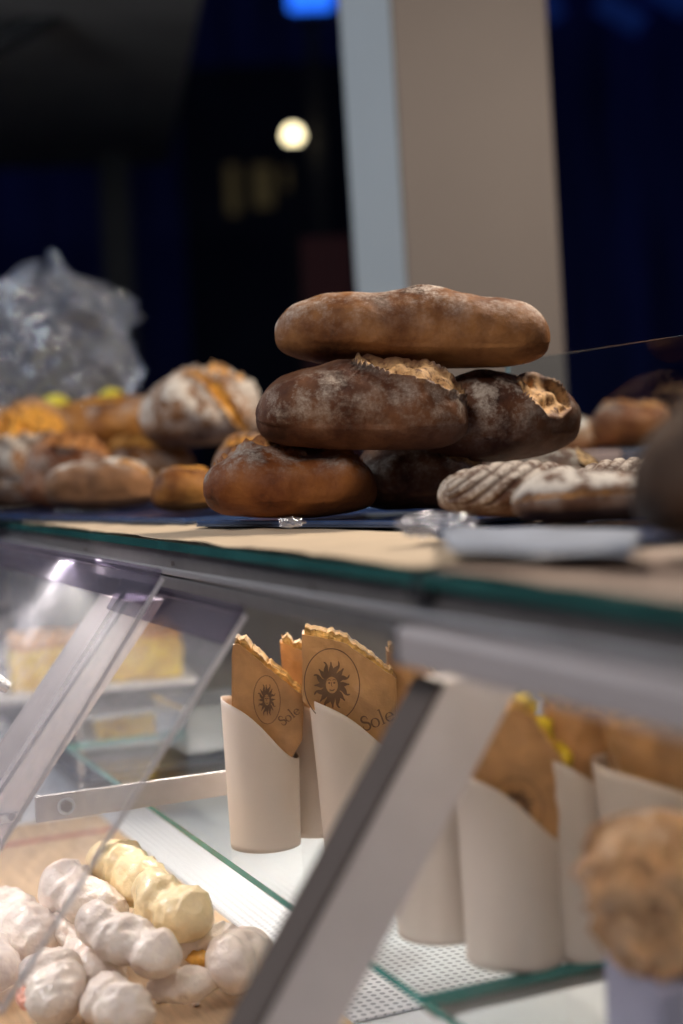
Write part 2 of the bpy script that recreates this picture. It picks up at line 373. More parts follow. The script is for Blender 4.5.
# glass tops
def pane(name, label, dims, edge=M['teal'], cat='glass shelf', face='glass', rz=None, group=None):
    bm = bmesh.new(); box(bm, *dims); bm.faces.ensure_lookup_table()
    bm.normal_update()
    th = min(range(3), key=lambda i: dims[2*i+1]-dims[2*i])
    for f in bm.faces: f.material_index = 0 if abs(f.normal[th]) > .9 else 1
    o = obj(name, bm, [M[face], edge]); place(o, CF, CASE_ROT); tag(o, label, cat, group); return o
GT = .008
pane('glass_countertop', 'long clear glass counter top with a green edge, under the left heap and the stack', (0,.60,aj+.004,AF,TOPZ-GT,TOPZ))
pane('glass_countertop', 'clear glass counter top with a green edge at the near right end', (0,.60,AN,aj-.004,TOPZ-GT,TOPZ))
jb = empty('glass_clamp', CF, CASE_ROT); tag(jb, 'small dark metal clamp joining the two glass counter tops', 'clamp')
caseobj('plate', (-.001,.03,aj-.012,aj+.012,TOPZ-.017,TOPZ-GT-.0004), M['black'], jb, .001)
caseobj('seal', (0,.59,aj-.003,aj+.003,TOPZ-GT,TOPZ-.0005), M['black'], jb)
# profiles under the glass
rail = empty('front_profile', CF, CASE_ROT); tag(rail, 'grey aluminium profile running beneath the glass counter top', 'profile')
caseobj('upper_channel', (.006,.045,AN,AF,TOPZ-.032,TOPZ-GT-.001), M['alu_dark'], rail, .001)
caseobj('glare_flange', (.0455,.120,AN,AF,TOPZ-.0115,TOPZ-GT-.001), M['alu_dark'], rail)  # plate added over the strip light to block its glare through the glass
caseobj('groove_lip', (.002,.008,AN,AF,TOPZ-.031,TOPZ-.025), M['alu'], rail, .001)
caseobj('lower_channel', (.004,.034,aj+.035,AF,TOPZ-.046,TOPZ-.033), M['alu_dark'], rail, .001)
hr = empty('hinge_rail', CF, CASE_ROT); tag(hr, 'pale grey hinge rail below the near profile, over the slanted post', 'rail')
caseobj('rail_body', (-.006,.022,AN,aj+.02,TOPZ-.058,TOPZ-.0335), M['railm'], hr, .004)
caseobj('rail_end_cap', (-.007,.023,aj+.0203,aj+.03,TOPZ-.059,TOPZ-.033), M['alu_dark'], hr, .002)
for k in range(7):     # hanging screws under the profile
    s = bmesh.new(); a = .6+.32*k
    cyl(s, (.0045,a,TOPZ-.020), (.0015,a,TOPZ-.020), .0022, 12); obj('screw', s, M['bolt'], rail)

# slanted posts: top pixel on inward offset p, bottom pixel on the same plane across the case
def slant(tp, bp, p):
    T = onp(tp[0], tp[1], p); r = ray(*bp)
    s = (acoord(T))/ (r.dot(U))      # camera at a=0 -> same a plane
    B = CP + r*s
    return T, B
def post(label, tp, bp, p, wn, wu, mats):
    T, B = slant(tp, bp, p)
    d = (B-T).normalized(); Bx = B + d*.10; T2 = T - d*.012
    # stop at case floor
    t = (Bx.z-FLZ)/(-d.z) if Bx.z < FLZ else 0
    Bx = Bx + d*((FLZ+.004-Bx.z)/d.z)
    root = empty('slanted_post', CF, CASE_ROT); tag(root, label, 'post')
    inv = (Matrix.Translation(CF) @ Matrix.Rotation(CASE_ROT,4,'Z')).inverted()
    t_, b_ = inv@T2, inv@Bx
    bm = bmesh.new()
    prism(bm, [t_, t_+Vector((wn,0,0)), b_+Vector((wn,0,0)), b_], Vector((0,wu,0)))
    bmesh.ops.bevel(bm, geom=bm.edges[:], offset=.0015, segments=2, affect='EDGES')
    obj('bar', bm, mats[0], root)
    nrm = Vector((b_.z-t_.z, 0, -(b_.x-t_.x))).normalized()
    if nrm.x > 0: nrm = -nrm
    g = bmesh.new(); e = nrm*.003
    prism(g, [t_+e, t_-nrm*.0005, b_-nrm*.0005, b_+e], Vector((0,wu,0))); obj('front_strip', g, mats[1], root)  # thin darker strip along the front face of the post
    return root, T, B, t_, b_
P1, T1, B1, t1, b1 = post('pale slanted post in the centre foreground, under the hinge rail', (436,700), (262,1024), .035, .061, .036, (M['postm'], M['post_strip']))
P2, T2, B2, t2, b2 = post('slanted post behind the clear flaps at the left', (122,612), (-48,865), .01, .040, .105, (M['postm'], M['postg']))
inv = (Matrix.Translation(CF) @ Matrix.Rotation(CASE_ROT,4,'Z')).inverted()
# latch on the second post
lt = empty('latch', CF, CASE_ROT); tag(lt, 'small steel latch on the slanted left post', 'latch')
q = inv @ onp(12,812,pcoord(onp(12,812,0))); 
s_ = (t2.y)/ray(14,815).dot(U); q = inv@(CP+ray(14,815)*s_)
bm = bmesh.new(); box(bm, q.x-.016,q.x+.006,q.y-.006,q.y-.0006,q.z-.006,q.z+.004, .001); obj('plate', bm, M['steel'], lt)
bm = bmesh.new(); cyl(bm, (q.x-.004,q.y-.006,q.z+.001), (q.x-.004,q.y-.011,q.z+.001), .004); obj('button', bm, M['bolt'], lt)

# acrylic flaps
def flap(label, edge_top, edge_bot, p, width_a, m):
    T, B = slant(edge_top, edge_bot, p)
    t_, b_ = inv@T, inv@B
    root = empty('clear_flap', CF, CASE_ROT); tag(root, label, 'acrylic flap')
    d = (b_-t_).normalized(); nr = Vector((d.z,0,-d.x)); 
    if nr.x > 0: nr = -nr
    th = .004
    bm = bmesh.new(); prism(bm, [t_, t_-nr*th, b_-nr*th, b_], Vector((0,width_a,0)))
    bm.normal_update()
    for f in bm.faces: f.material_index = 0 if abs(f.normal.dot(nr)) > .9 else 1
    obj('sheet', bm, [M['acryl'], M['acry_edge']], root)
    s = bmesh.new(); e = nr*.0005; f0 = t_+e-d*.002; f1 = t_+e+d*.028
    prism(s, [f0, f0+nr*.005, f1+nr*.004, f1], Vector((0,width_a,0)))
    obj('hinge_strip', s, M['acryl_strip'], root)
    k = bmesh.new(); cyl(k, f0+nr*.004+Vector((0,.0,0)), f0+nr*.004+Vector((0,width_a,0)), .0035, 16); obj('hinge_rod', k, M['acryl_strip'], root)
    return root, t_, b_
fB, tB, bB = flap('clear acrylic flap with a bright edge crossing the dough rolls', (244,614), (-2,1012), -.012, .33, None)
fA, tA, bA = flap('clear acrylic flap at the far left, overlapping the other flap', (161,577), (-10,860), -.030, 1.2, None)
# knob on flap A
kb = empty('flap_knob', CF, CASE_ROT); tag(kb, 'chrome knob on the far left clear flap', 'knob')
d = (bA-tA).normalized()
# hit of ray with flap plane
nrA = Vector((d.z,0,-d.x)); nrA = -nrA if nrA.x>0 else nrA
ro = inv@CP; rd = inv.to_3x3()@ray(8,688); s_ = (tA-ro).dot(nrA)/rd.dot(nrA); kp = ro+rd*s_
bm = bmesh.new(); cyl(bm, kp, kp+nrA*.022, .006, 20, .009); obj('stem', bm, M['steel'], kb)
bm = bmesh.new(); cyl(bm, kp+nrA*.022, kp+nrA*.028, .013, 24); bmesh.ops.bevel(bm, geom=bm.edges[:], offset=.002, segments=2, affect='EDGES'); obj('cap', bm, M['steel'], kb)

# glass shelf carrying the cups (two panes)
ps = pcoord(onz(290,903,SHZ)); aS = acoord(onz(436,994,SHZ))
pane('glass_shelf', 'inner glass shelf with a teal edge under the three central cups', (ps,ps+.30,aS+.003,1.96,SHZ-.007,SHZ), M['teal_bright'])
pane('glass_shelf', 'inner glass shelf with a teal edge at the near right, below the blurred cups', (ps,ps+.30,AN,aS-.003,SHZ-.007,SHZ), M['teal_bright'])
br = empty('shelf_bracket', CF, CASE_ROT); tag(br, 'flat grey arm with a bolt, reaching inward below the glass shelf', 'bracket')
q = inv@(CP + ray(66,806)*(t2.y+.06)/ray(66,806).dot(U)) if False else inv@onz(66,806,CAMZ-.335)
bm = bmesh.new(); box(bm, q.x-.03,q.x+.30,q.y,q.y+.006,q.z-.013,q.z+.013,.001); obj('arm', bm, M['alu'], br)
bm = bmesh.new(); cyl(bm, (q.x,q.y-.004,q.z), (q.x,q.y+.0005,q.z), .006, 6); obj('bolt', bm, M['bolt'], br)
bm = bmesh.new(); cyl(bm, (q.x,q.y-.0012,q.z), (q.x,q.y+.0005,q.z), .009, 24); obj('washer', bm, M['steel'], br)
b2_ = empty('shelf_bracket', CF, CASE_ROT); tag(b2_, 'dark strip bracket under the seam of the two glass shelves', 'bracket')
bm = bmesh.new(); box(bm, ps+.004,ps+.29,aS-.010,aS+.010,SHZ-.014,SHZ-.0075,.001); obj('arm', bm, M['steel_panel'], b2_)
bm = bmesh.new(); cyl(bm, (ps+.02,aS,SHZ-.018), (ps+.02,aS,SHZ-.0135), .006, 6); obj('bolt', bm, M['bolt'], b2_)

# LED tube fixture beneath the counter top
led = empty('case_light', CF, CASE_ROT); tag(led, 'white strip light fixed under the glass top inside the case', 'lamp')
bm = bmesh.new(); box(bm, .100,.116,AN+.1,AF-.1,TOPZ-.022,TOPZ-.0122,.001); obj('housing', bm, M['white_enamel'], led)
bm = bmesh.new(); cyl(bm, (.108,AN+.12,TOPZ-.0265), (.108,AF-.12,TOPZ-.0265), .004, 12); obj('tube', bm, M['led'], led)

# ---------------------------------------------------------------- things on the counter
def sheet(name, label, corners, z, m, cat='paper', amp=.002, th=.0006, seed=0, n=60):
    """a thin wavy sheet over four footprint corners (pixels at height z)"""
    P = [onz(px,py,z) if not isinstance(px, Vector) else px for px,py in corners]
    bm = bmesh.new(); g = []
    for i in range(n+1):
        row = []
        for j in range(n+1):
            u, v = i/n, j/n
            p = (P[0]*(1-u)+P[1]*u)*(1-v) + (P[3]*(1-u)+P[2]*u)*v
            p = p.copy(); e = min(u,1-u,v,1-v)
            w = noise.noise(Vector((p.x*9,p.y*9,seed)))+.5*noise.noise(Vector((p.x*30,p.y*30,seed+3)))
            p.z = z + amp*max(0, .55+w)
            if e < .02: 
                p.x += .004*noise.noise(Vector((p.x*40,p.y*40,seed+1))); p.y += .006*noise.noise(Vector((p.x*40,p.y*40,seed+2)))
            row.append(bm.verts.new(p))
        g.append(row)
    for i in range(n):
        for j in range(n): bm.faces.new((g[i][j],g[i+1][j],g[i+1][j+1],g[i][j+1]))
    o = obj(name, bm, m, smooth=True); md = o.modifiers.new('thick','SOLIDIFY'); md.thickness = th; md.offset = 1
    return tag(o, label, cat)
def cwv(a,p): return cw(a,p,TOPZ)
def onV(a,p): return (Vector(cw(a,p,TOPZ)), None)
def sheet_ap(name, label, quad, z, m, **k):
    return sheet(name, label, [(Vector((*cw(a,p,z).xy, z)), None) for a,p in quad], z, m, **k)
sheet_ap('greaseproof_paper', 'beige greaseproof paper under the loaves, left of the glass joint', [(aj+.012,.004),(3.6,.004),(3.6,.42),(aj+.012,.42)], TOPZ+.0004, M['kraft'], amp=.003, seed=1, n=110)
sheet_ap('greaseproof_paper', 'brown paper on the counter at the near right, right of the glass joint', [(AN+.1,.004),(aj-.014,.004),(aj-.014,.42),(AN+.1,.42)], TOPZ+.0004, M['kraft_r'], amp=.0025, seed=2, n=90)
# tray under the stack: dark blue liner on a steel tray
def tray(label, P0, P1, depth, z, linerlabel):
    """P0,P1: front corners; depth runs away from the camera"""
    P0 = P0.copy(); P1 = P1.copy(); d = (P1-P0); L = d.length; rz = math.atan2(d.y,d.x)
    root = empty('baking_tray', Vector((P0.x,P0.y,z)), rz); tag(root, label, 'tray')
    bm = bmesh.new(); box(bm, 0,L,0,depth,.0,.002,.0005); obj('base', bm, M['tray_navy'], root)
    bm = bmesh.new()
    for dims in ((0,L,0,.004),(0,L,depth-.004,depth),(0,.004,.0045,depth-.0045),(L-.004,L,.0045,depth-.0045)):
        box(bm, dims[0],dims[1],dims[2],dims[3],.0021,.0065,.001)
    obj('rim', bm, M['tray_blue'], root)
    bm = bmesh.new(); n = 70; g = []
    for i in range(n+1):
        g.append([])
        for j in range(n+1):
            x = .006+(L-.012)*i/n; y = .006+(depth-.012)*j/n
            h = .0032+.0025*abs(noise.noise(Vector((x*22,y*22,L*9)))) + (.0035 if (j<3 or i<3) else 0)*(.5+noise.noise(Vector((x*40,y*10,1))))
            g[-1].append(bm.verts.new((x,y,h)))
    for i in range(n):
        for j in range(n): bm.faces.new((g[i][j],g[i+1][j],g[i+1][j+1],g[i][j+1]))
    ln = obj('tray_liner', bm, M['blue'], smooth=True); ln.parent = None
    place(ln, Vector((P0.x,P0.y,z)), rz); md = ln.modifiers.new('t','SOLIDIFY'); md.thickness=.0004; tag(ln, linerlabel, 'tray liner')
    return root
zt = TOPZ+.0045
tray('low steel tray under the stack of loaves', onz(196,521,zt+.006), onz(470,521,zt+.006), .22, zt, 'dark blue plastic liner under the stack of loaves')
tray('low steel tray under the ridged loaves at the right', onz(436,532,zt+.006), onz(640,538,zt+.006), .19, zt, 'dark blue plastic liner under the ridged loaves')
tray('low steel tray under the heap at the left', onz(-60,514,zt+.006), onz(186,519,zt+.006), .40, zt, 'dark blue plastic liner under the heap at the left')
# crumpled clear foil bits that sparkle
for (px,py,r,lab) in ((292,526,.006,'small crumpled scrap of clear film before the stack'),(428,533,.012,'crumpled clear film at the joint of the trays'),(452,530,.010,'crumpled clear film before the ridged loaf')):
    bm = bmesh.new(); bmesh.ops.create_icosphere(bm, subdivisions=4, radius=r)
    for v in bm.verts:
        f = 1+.5*noise.noise(v.co*400+Vector((px,0,0))); v.co = Vector((v.co.x*1.8*f, v.co.y*f, v.co.z*.7*f))
    o = obj('film_scrap', bm, M['bagfilm'] , smooth=False); p = onz(px,py,zt+.006); place(o, p+Vector((0,0,r*.55)), .3)
    tag(o, lab, 'plastic film')
sheet('paper_napkin', 'pale bluish folded napkin lying before the ridged loaves at the right', [(448,552),(632,556),(640,531),(440,528)], zt+.0075, mat('white_tissue',(.34,.38,.45),.5,0,.3,20), cat='napkin', amp=.002, seed=5, n=40)

# crumpled clear bag with yellow fruit at the far left
def plastic_bag():
    """crumpled film ball gathered to a neck at its foot"""
    bm = bmesh.new(); NA, NZ = 260, 150; rings = []
    for i in range(NZ+1):
        v = i/NZ; ring = []
        w = .042 if v < .34 else .042+.083*math.sin(min(1,(v-.34)/.40)*PI/2)
        if v > .74: w *= math.sqrt(max(0, 1-((v-.74)/.26)**2))*.97+.03
        if v < .2: w += .05*(1-v/.2)
        for j in range(NA):
            a = 2*PI*j/NA; c, s_ = math.cos(a), math.sin(a); q = Vector((c,s_,v*3.4))
            big = noise.noise(q*1.5+Vector((3,4,0)))*.75
            rid = (1-2*abs(noise.noise(q*3.2+Vector((0,5,2)))))*.26 + (1-2*abs(noise.noise(q*7.5+Vector((9,0,2)))))*.14
            fold = .10*math.sin(a*13+4*noise.noise(q*1.5))*max(0,.8-v)
            r = w*(1+big*min(1,v*2)+rid+fold)
            ring.append(bm.verts.new((c*r*1.05, s_*r*.7, .42*(v+.12*noise.noise(Vector((c*1.6,s_*1.6,3)))*v+.05*noise.noise(q*2.6)*v))))
        rings.append(ring)
    for a,b in zip(rings, rings[1:]):
        for j in range(NA): bm.faces.new((a[j],a[(j+1)%NA],b[(j+1)%NA],b[j]))
    bm.faces.new(rings[0][::-1]); bm.faces.new(rings[-1])
    return bm
pb = obj('plastic_bag', plastic_bag(), M['bagfilm'], smooth=True)
p = at(60,512,2.62); p.z = TOPZ+.004; place(pb, p, .2); tag(pb, 'crumpled clear plastic bag standing open behind the left heap', 'bag')
for px,py,lab in ((56,410,'yellow lemon showing through the foot of the clear bag'),(112,404,'green-yellow lemon beside the clear bag, behind the loaves')):
    bm = bmesh.new(); lathe(bm, [(.001,-.042),(.006,-.038),(.018,-.026),(.026,-.01),(.027,.005),(.021,.02),(.010,.031),(.005,.036),(.001,.038)], 40)
    o = obj('lemon', bm, M['lemon'], smooth=True); p = at(px,py,2.50); place(o, p, .4, 1.4); tag(o, lab, 'fruit')
bm = bmesh.new(); box(bm, -.18,.14,-.09,.12,0,.155,.004)
o = obj('bread_crate', bm, M['black']); p = at(62,470,2.62); p.z = TOPZ+.003
# glass guard at the rear
pg = .475
g0 = onp(683,335,pg); gz = g0.z; aG = acoord(onp(505,358,pg))
bm = bmesh.new(); box(bm, pg,pg+.006,AN,aG,TOPZ,gz); bm.normal_update()
for f in bm.faces: f.material_index = 0 if abs(f.normal.x) > .9 else 1
edge2 = mat('guard_glass_edge',(.30,.42,.44),.15,0,.1,10)
o = obj('glass_guard', bm, [M['guard'], edge2]); place(o, CF, CASE_ROT); tag(o, 'upright clear glass guard behind the loaves at the right', 'glass guard')
bpy.data.objects.remove(bpy.data.objects['bread_crate'])
# rear shelf with loaves beyond the guard
Yb = 2.05
z0 = at(600,451,Yb).z
def crate(label, x0, x1, m):
    A = at(x0,451,Yb); B = at(x1,451,Yb); root = empty('bread_crate', (A.x,A.y,0)); tag(root, label, 'crate')
    w = B.x-A.x
    bm = bmesh.new(); box(bm, 0,w,0,.3,TOPZ-.2,z0,.003); obj('side_panels', bm, m, root)
    bm = bmesh.new(); box(bm, w*.3,w*.7,-.003,-.0005,z0-.08,z0-.065,.001); obj('hand_slot', bm, M['black'], root)
    return root
crate('pinkish crate beyond the glass guard, left of the slate one', 566, 621, M['pink'])
crate('slate grey crate beyond the glass guard, right of the pinkish one', 622, 830, M['slate'])
loaf('reddish-brown rounded loaf seen through the glass guard', (590,676,401,450), Yb+.12, .11, 'c', seed=31, zbase=z0, tilt=0, ends=2.3, cr=dict(th=.3,k=.2,w=.4,tc=0,tl=.7), flour=(.2,.8))
loaf('pale flat loaf seen through the glass guard, left of the round one', (540,604,415,450), Yb+.16, .11, 'e', seed=32, zbase=z0, tilt=0, ends=2.3, cr=dict(th=.3,k=.2,w=.3,tc=0,tl=.7), flour=(.2,.9))

# ---------------------------------------------------------------- cups with filled focaccia
def cup(label, px, py, rt_, rb, h_hi, h_lo, Y, flip=1, rz=0, lean=0, m='cup', mid=.62, group=None):
    """open paper cup with an obliquely cut rim; base centre at pixel (px,py)"""
    NA, NZ = 96, 24; bm = bmesh.new(); rings = []
    for i in range(NZ+1):
        ring = []
        for j in range(NA):
            a = 2*PI*j/NA; xx = math.cos(a)*flip; s = (xx+1)/2
            s2 = s**1.6; sm = s2*s2*(3-2*s2)*.6 + .4*s
            hh = h_hi + (h_lo-h_hi)*sm
            z = hh*i/NZ; r = rb + (rt_-rb)*z/h_hi
            ring.append(bm.verts.new((r*math.cos(a), r*math.sin(a), z)))
        rings.append(ring)
    for a,b in zip(rings, rings[1:]):
        for j in range(NA): bm.faces.new((a[j],a[(j+1)%NA],b[(j+1)%NA],b[j]))
    bm.faces.new(rings[0][::-1])
    o = obj('paper_cup', bm, M[m], smooth=True); md = o.modifiers.new('t','SOLIDIFY'); md.thickness=.0009; md.offset=-1
    p = onz(px,py,SHZ+.0005) if Y is None else at(px,py,Y); p.z = SHZ+.0006
    place(o, p, rz, 0, lean); tag(o, label, 'cup', group); return o, p

def ribbon(bm, pts, ws, surf, closed=False):
    n = len(pts); L = []; R = []
    for i,(x,z) in enumerate(pts):
        a = pts[i-1] if (i>0 or closed) else pts[0]; b = pts[(i+1)%n] if (i<n-1 or closed) else pts[-1]
        tx,tz = b[0]-a[0], b[1]-a[1]; l = math.hypot(tx,tz) or 1; w = ws[i] if isinstance(ws,list) else ws
        nx,nz = -tz/l*w/2, tx/l*w/2
        L.append(bm.verts.new((x+nx, surf(x+nx,z+nz), z+nz))); R.append(bm.verts.new((x-nx, surf(x-nx,z-nz), z-nz)))
    rng = range(n if closed else n-1)
    for i in rng:
        j=(i+1)%n; bm.faces.new((L[i],L[j],R[j],R[i]))
def disc(bm, cx, cz, r, surf, n=24):
    vs = [bm.verts.new((cx+r*math.cos(2*PI*k/n), surf(cx+r*math.cos(2*PI*k/n), cz+r*math.sin(2*PI*k/n)), cz+r*math.sin(2*PI*k/n))) for k in range(n)]
    bm.faces.new(vs)
def sun(bm, cx, cz, R, surf, squash=1.):
    def T(x,z): return (cx+x*squash, cz+z)
    ribbon(bm, [T(R*math.cos(2*PI*k/72), R*math.sin(2*PI*k/72)) for k in range(72)], R*.028, surf, True)
    ribbon(bm, [T(R*.27*math.cos(2*PI*k/40), R*.27*math.sin(2*PI*k/40)) for k in range(40)], R*.08, surf, True)
    N = 16
    for k in range(N):
        a = 2*PI*k/N; pts = []; ws = []
        for i in range(12):
            t = i/11; rr = R*(.26+.44*t*(1 if k%2 else .86)); aa = a + (.10*math.sin(t*PI*2) if k%2 else 0)
            pts.append(T(rr*math.cos(aa), rr*math.sin(aa))); ws.append(R*(.06+.15*math.sin(PI*min(1,t*1.15+.12))**.8*(1-t*.5))*squash if t<.97 else R*.01)
        ribbon(bm, pts, ws, surf)
    for sx in (-1,1):
        disc(bm, *T(sx*R*.09, R*.06), R*.03, surf, 10)
        ribbon(bm, [T(sx*R*(.03+.12*i/5), R*(.13+.02*math.sin(PI*i/5))) for i in range(6)], R*.02, surf)
    ribbon(bm, [T(0,R*.08),T(-R*.02,0),T(R*.015,-R*.04)], R*.02, surf)
    ribbon(bm, [T(R*.09*(i-3)/3, -R*.12-R*.03*(1-((i-3)/3)**2)) for i in range(7)], R*.03, surf)
def word_sole(bm, x0, z0, h, surf, ang=0.):
    """serif letters S o l e"""
    ca, sa = math.cos(ang), math.sin(ang)
    def T(x,z): return (x0+(x*ca-z*sa)*h, z0+(x*sa+z*ca)*h)
    # S
    P = []
    for i in range(15): a = math.radians(20+ i*230/14); P.append((.27+.20*math.cos(a), .76+.21*math.sin(a)))
    for i in range(1,15): a = math.radians(70 - i*230/14); P.append((.27+.24*math.cos(a), .26+.25*math.sin(a)))
    ribbon(bm, [T(*p) for p in P], [h*(.05+.09*math.sin(PI*i/(len(P)-1))) for i in range(len(P))], surf)
    ribbon(bm, [T(.46,.86),T(.47,.68)], h*.04, surf); ribbon(bm, [T(.04,.34),T(.04,.12)], h*.04, surf)
    def oval(cx, cz, rx, rz_, a0=0, a1=360, n=36):
        Q = []; ws = []
        for i in range(n+1):
            a = math.radians(a0+(a1-a0)*i/n); Q.append(T(cx+rx*math.cos(a), cz+rz_*math.sin(a))); ws.append(h*(.035+.085*abs(math.cos(a))))
        ribbon(bm, Q, ws, surf)
    oval(.88,.30,.25,.29)
    ribbon(bm, [T(1.40,0.02),T(1.40,1.05)], h*.11, surf); ribbon(bm, [T(1.27,.02),T(1.53,.02)], h*.04, surf); ribbon(bm, [T(1.28,1.0),T(1.40,1.05)], h*.05, surf)
    oval(1.90,.30,.24,.29, 0, 315); ribbon(bm, [T(1.66,.33),T(2.14,.33)], h*.04, surf)

def pout(poly, w):    # densify a closed outline
    out = []
    for i in range(len(poly)):
        a = Vector(poly[i]); b = Vector(poly[(i+1)%len(poly)]); n = max(1, int((b-a).length/w))
        for k in range(n): out.append(a.lerp(b, k/n))
    return out
def sandwich(label, cupbase, Y, outline, crust_run, thick, rz=0, prints=None, group=None, fill='focaccia', seed=0, dy=0, egg=False, bpx=None):
    """folded printed paper around a focaccia slab. outline: photo pixels; crust_run: indices (i,j) of the open torn top edge"""
    root = empty('filled_focaccia', cupbase, rz); tag(root, label, 'sandwich', group)
    k = Y/F
    def loc(px,py):
        q = at(px,py,Y) - at(bpx[0],bpx[1],Y) 
        return (q.x, cupbase_h + q.z)
    cupbase_h = at(bpx[0],bpx[1],Y).z - cupbase.z
    O = [loc(*p) for p in outline]
    xs = [o[0] for o in O]; x0, x1 = min(xs), max(xs)
    def front(x, z, e=0):
        u = max(-1,min(1,(x-(x0+x1)/2)/((x1-x0)/2)))
        return dy - thick/2 - .007*math.sqrt(max(0,1-u*u)) + .0016*noise.noise(Vector((x*60,z*60,seed))) + .0016*abs(noise.noise(Vector((x*45+z*20,z*30,seed+5)))) - e
    def back(x, z): 
        u = max(-1,min(1,(x-(x0+x1)/2)/((x1-x0)/2))); return dy + thick/2 + .004*math.sqrt(max(0,1-u*u))
    # paper: grid filled front, back and side strips
    def slab(poly, ff, bf, jag=0, run=None, nx=44, nz=56):
        """column-wise slab between the lower and upper outline"""
        bm = bmesh.new()
        px_ = [p[0] for p in poly]; a, b = min(px_)+1e-5, max(px_)-1e-5
        def span(x):
            zs = []
            for i in range(len(poly)):
                p, q = poly[i], poly[(i+1)%len(poly)]
                if (p[0]-x)*(q[0]-x) <= 0 and p[0] != q[0]: zs.append(p[1]+(q[1]-p[1])*(x-p[0])/(q[0]-p[0]))
            return min(zs), max(zs)
        G = []; B = []
        for i in range(nx+1):
            x = a+(b-a)*i/nx; lo, hi = span(x)
            hi2 = hi + jag*(noise.noise(Vector((x*160,seed*3.,0)))+.5*noise.noise(Vector((x*500,seed*3.,0))))
            G.append([]); B.append([])
            for j in range(nz+1):
                z = lo+(hi2-lo)*j/nz
                G[-1].append(bm.verts.new((x, ff(x,z), z))); B[-1].append(bm.verts.new((x, bf(x,z), z)))
        for i in range(nx):
            for j in range(nz):
                bm.faces.new((G[i][j],G[i+1][j],G[i+1][j+1],G[i][j+1])); bm.faces.new((B[i][j],B[i][j+1],B[i+1][j+1],B[i+1][j]))
            for j in (0,nz):
                bm.faces.new((G[i][j],B[i][j],B[i+1][j],G[i+1][j]))
        for i in (0,nx):
            for j in range(nz): bm.faces.new((G[i][j],G[i][j+1],B[i][j+1],B[i][j]))
        return bm
    obj('wrapping_paper', slab(O, front, back, .0012), M['wrap'], root, smooth=False)
    # bread showing as an uneven rim above the paper
    up_ = .006
    lowest = min(o[1] for o in O)
    I = []
    cx_ = (x0+x1)/2
    for (x,z) in O: I.append((cx_+(x-cx_)*.93, z+up_ if z > lowest+.04 else z+.02))
    obj('focaccia', slab(I, lambda x,z: front(x,z)+.003+.002*noise.noise(Vector((x*200,z*200,seed))), lambda x,z: back(x,z)-.003+.002*noise.noise(Vector((x*180,z*200,seed+4))), .0045), M[fill], root, smooth=False)
    if egg:
        bm = bmesh.new()
        for q in range(16):
            i0 = random.random(); a = I[crust_run[0]]; b = I[crust_run[1]]
            c = Vector((a[0]+(b[0]-a[0])*i0, dy-thick*.3+random.random()*thick*.5, a[1]+(b[1]-a[1])*i0+.003))
            s = bmesh.ops.create_icosphere(bm, subdivisions=2, radius=.006+.004*random.random(), matrix=Matrix.Translation(c))
            for v in s['verts']: v.co += Vector((1,1,1))*.004*noise.noise(v.co*180)
        obj('egg_filling', bm, M['egg'], root, smooth=True)
    if prints:
        bm = bmesh.new(); sf = lambda x,z: front(x,z,.0006)
        for kind, px, py, size, extra in prints:
            x,z = loc(px,py)
            if kind == 'sun': sun(bm, x, z, size*k, sf, extra)
            else: word_sole(bm, x, z, size*k, sf, extra)
        obj('printed_emblem', bm, M['ink'], root)
    return root
s14 = 1.40/F
# cup 1 (left)
GC = 'paper cups of folded focaccia on the inner glass shelf'
o, p = cup('left cream paper cup holding a printed focaccia wrap', 266, 844, .0385, .0350, 152*s14, 88*s14, None)
y1_ = p.y; k1 = y1_/F
sandwich('focaccia in sun-printed tan paper in the left cup', p, y1_, [(240,641),(304,694),(303,736),(280,775),(240,800),(233,760),(233,655),(234,643)], (0,1), .030, bpx=(266,844),
         prints=[('sun',268,696,24,.55),('sole',284,722,10,.6)], seed=1)
# cup behind, between
o, pbk = cup('cream paper cup half hidden between the two front cups', 318, 830, .036, .033, 146*s14, 110*s14, None)
sandwich('focaccia peeping up between the two front cups', pbk, pbk.y, [(280,640),(300,648),(318,655),(345,690),(340,780),(292,780),(285,700)], (0,3), .022, bpx=(318,830), seed=2)
# cup 3 Sole
o, p3 = cup('cream paper cup right of the left one, wrap lettered in brown', 364, 850, .0440, .038, 156*s14, 96*s14, None, lean=-.02)
sandwich('focaccia in tan paper with a brown sun emblem and lettering', p3, p3.y, [(301,632),(318,634),(345,640),(396,676),(396,760),(386,800),(342,800),(328,716),(303,698)], (1,3), .034, bpx=(364,850),
         prints=[('sun',332,681,36,.76),('sole',364,727,15,.32)], seed=3)
# behind right
o, p4 = cup('cream paper cup behind the slanted post in the centre', 436, 838, .038, .034, 100*s14, 80*s14, None)
sandwich('focaccia wrap behind the top of the slanted post', p4, p4.y, [(386,648),(404,654),(458,690),(458,800),(412,800),(390,740)], (0,2), .03, bpx=(436,838), seed=4)
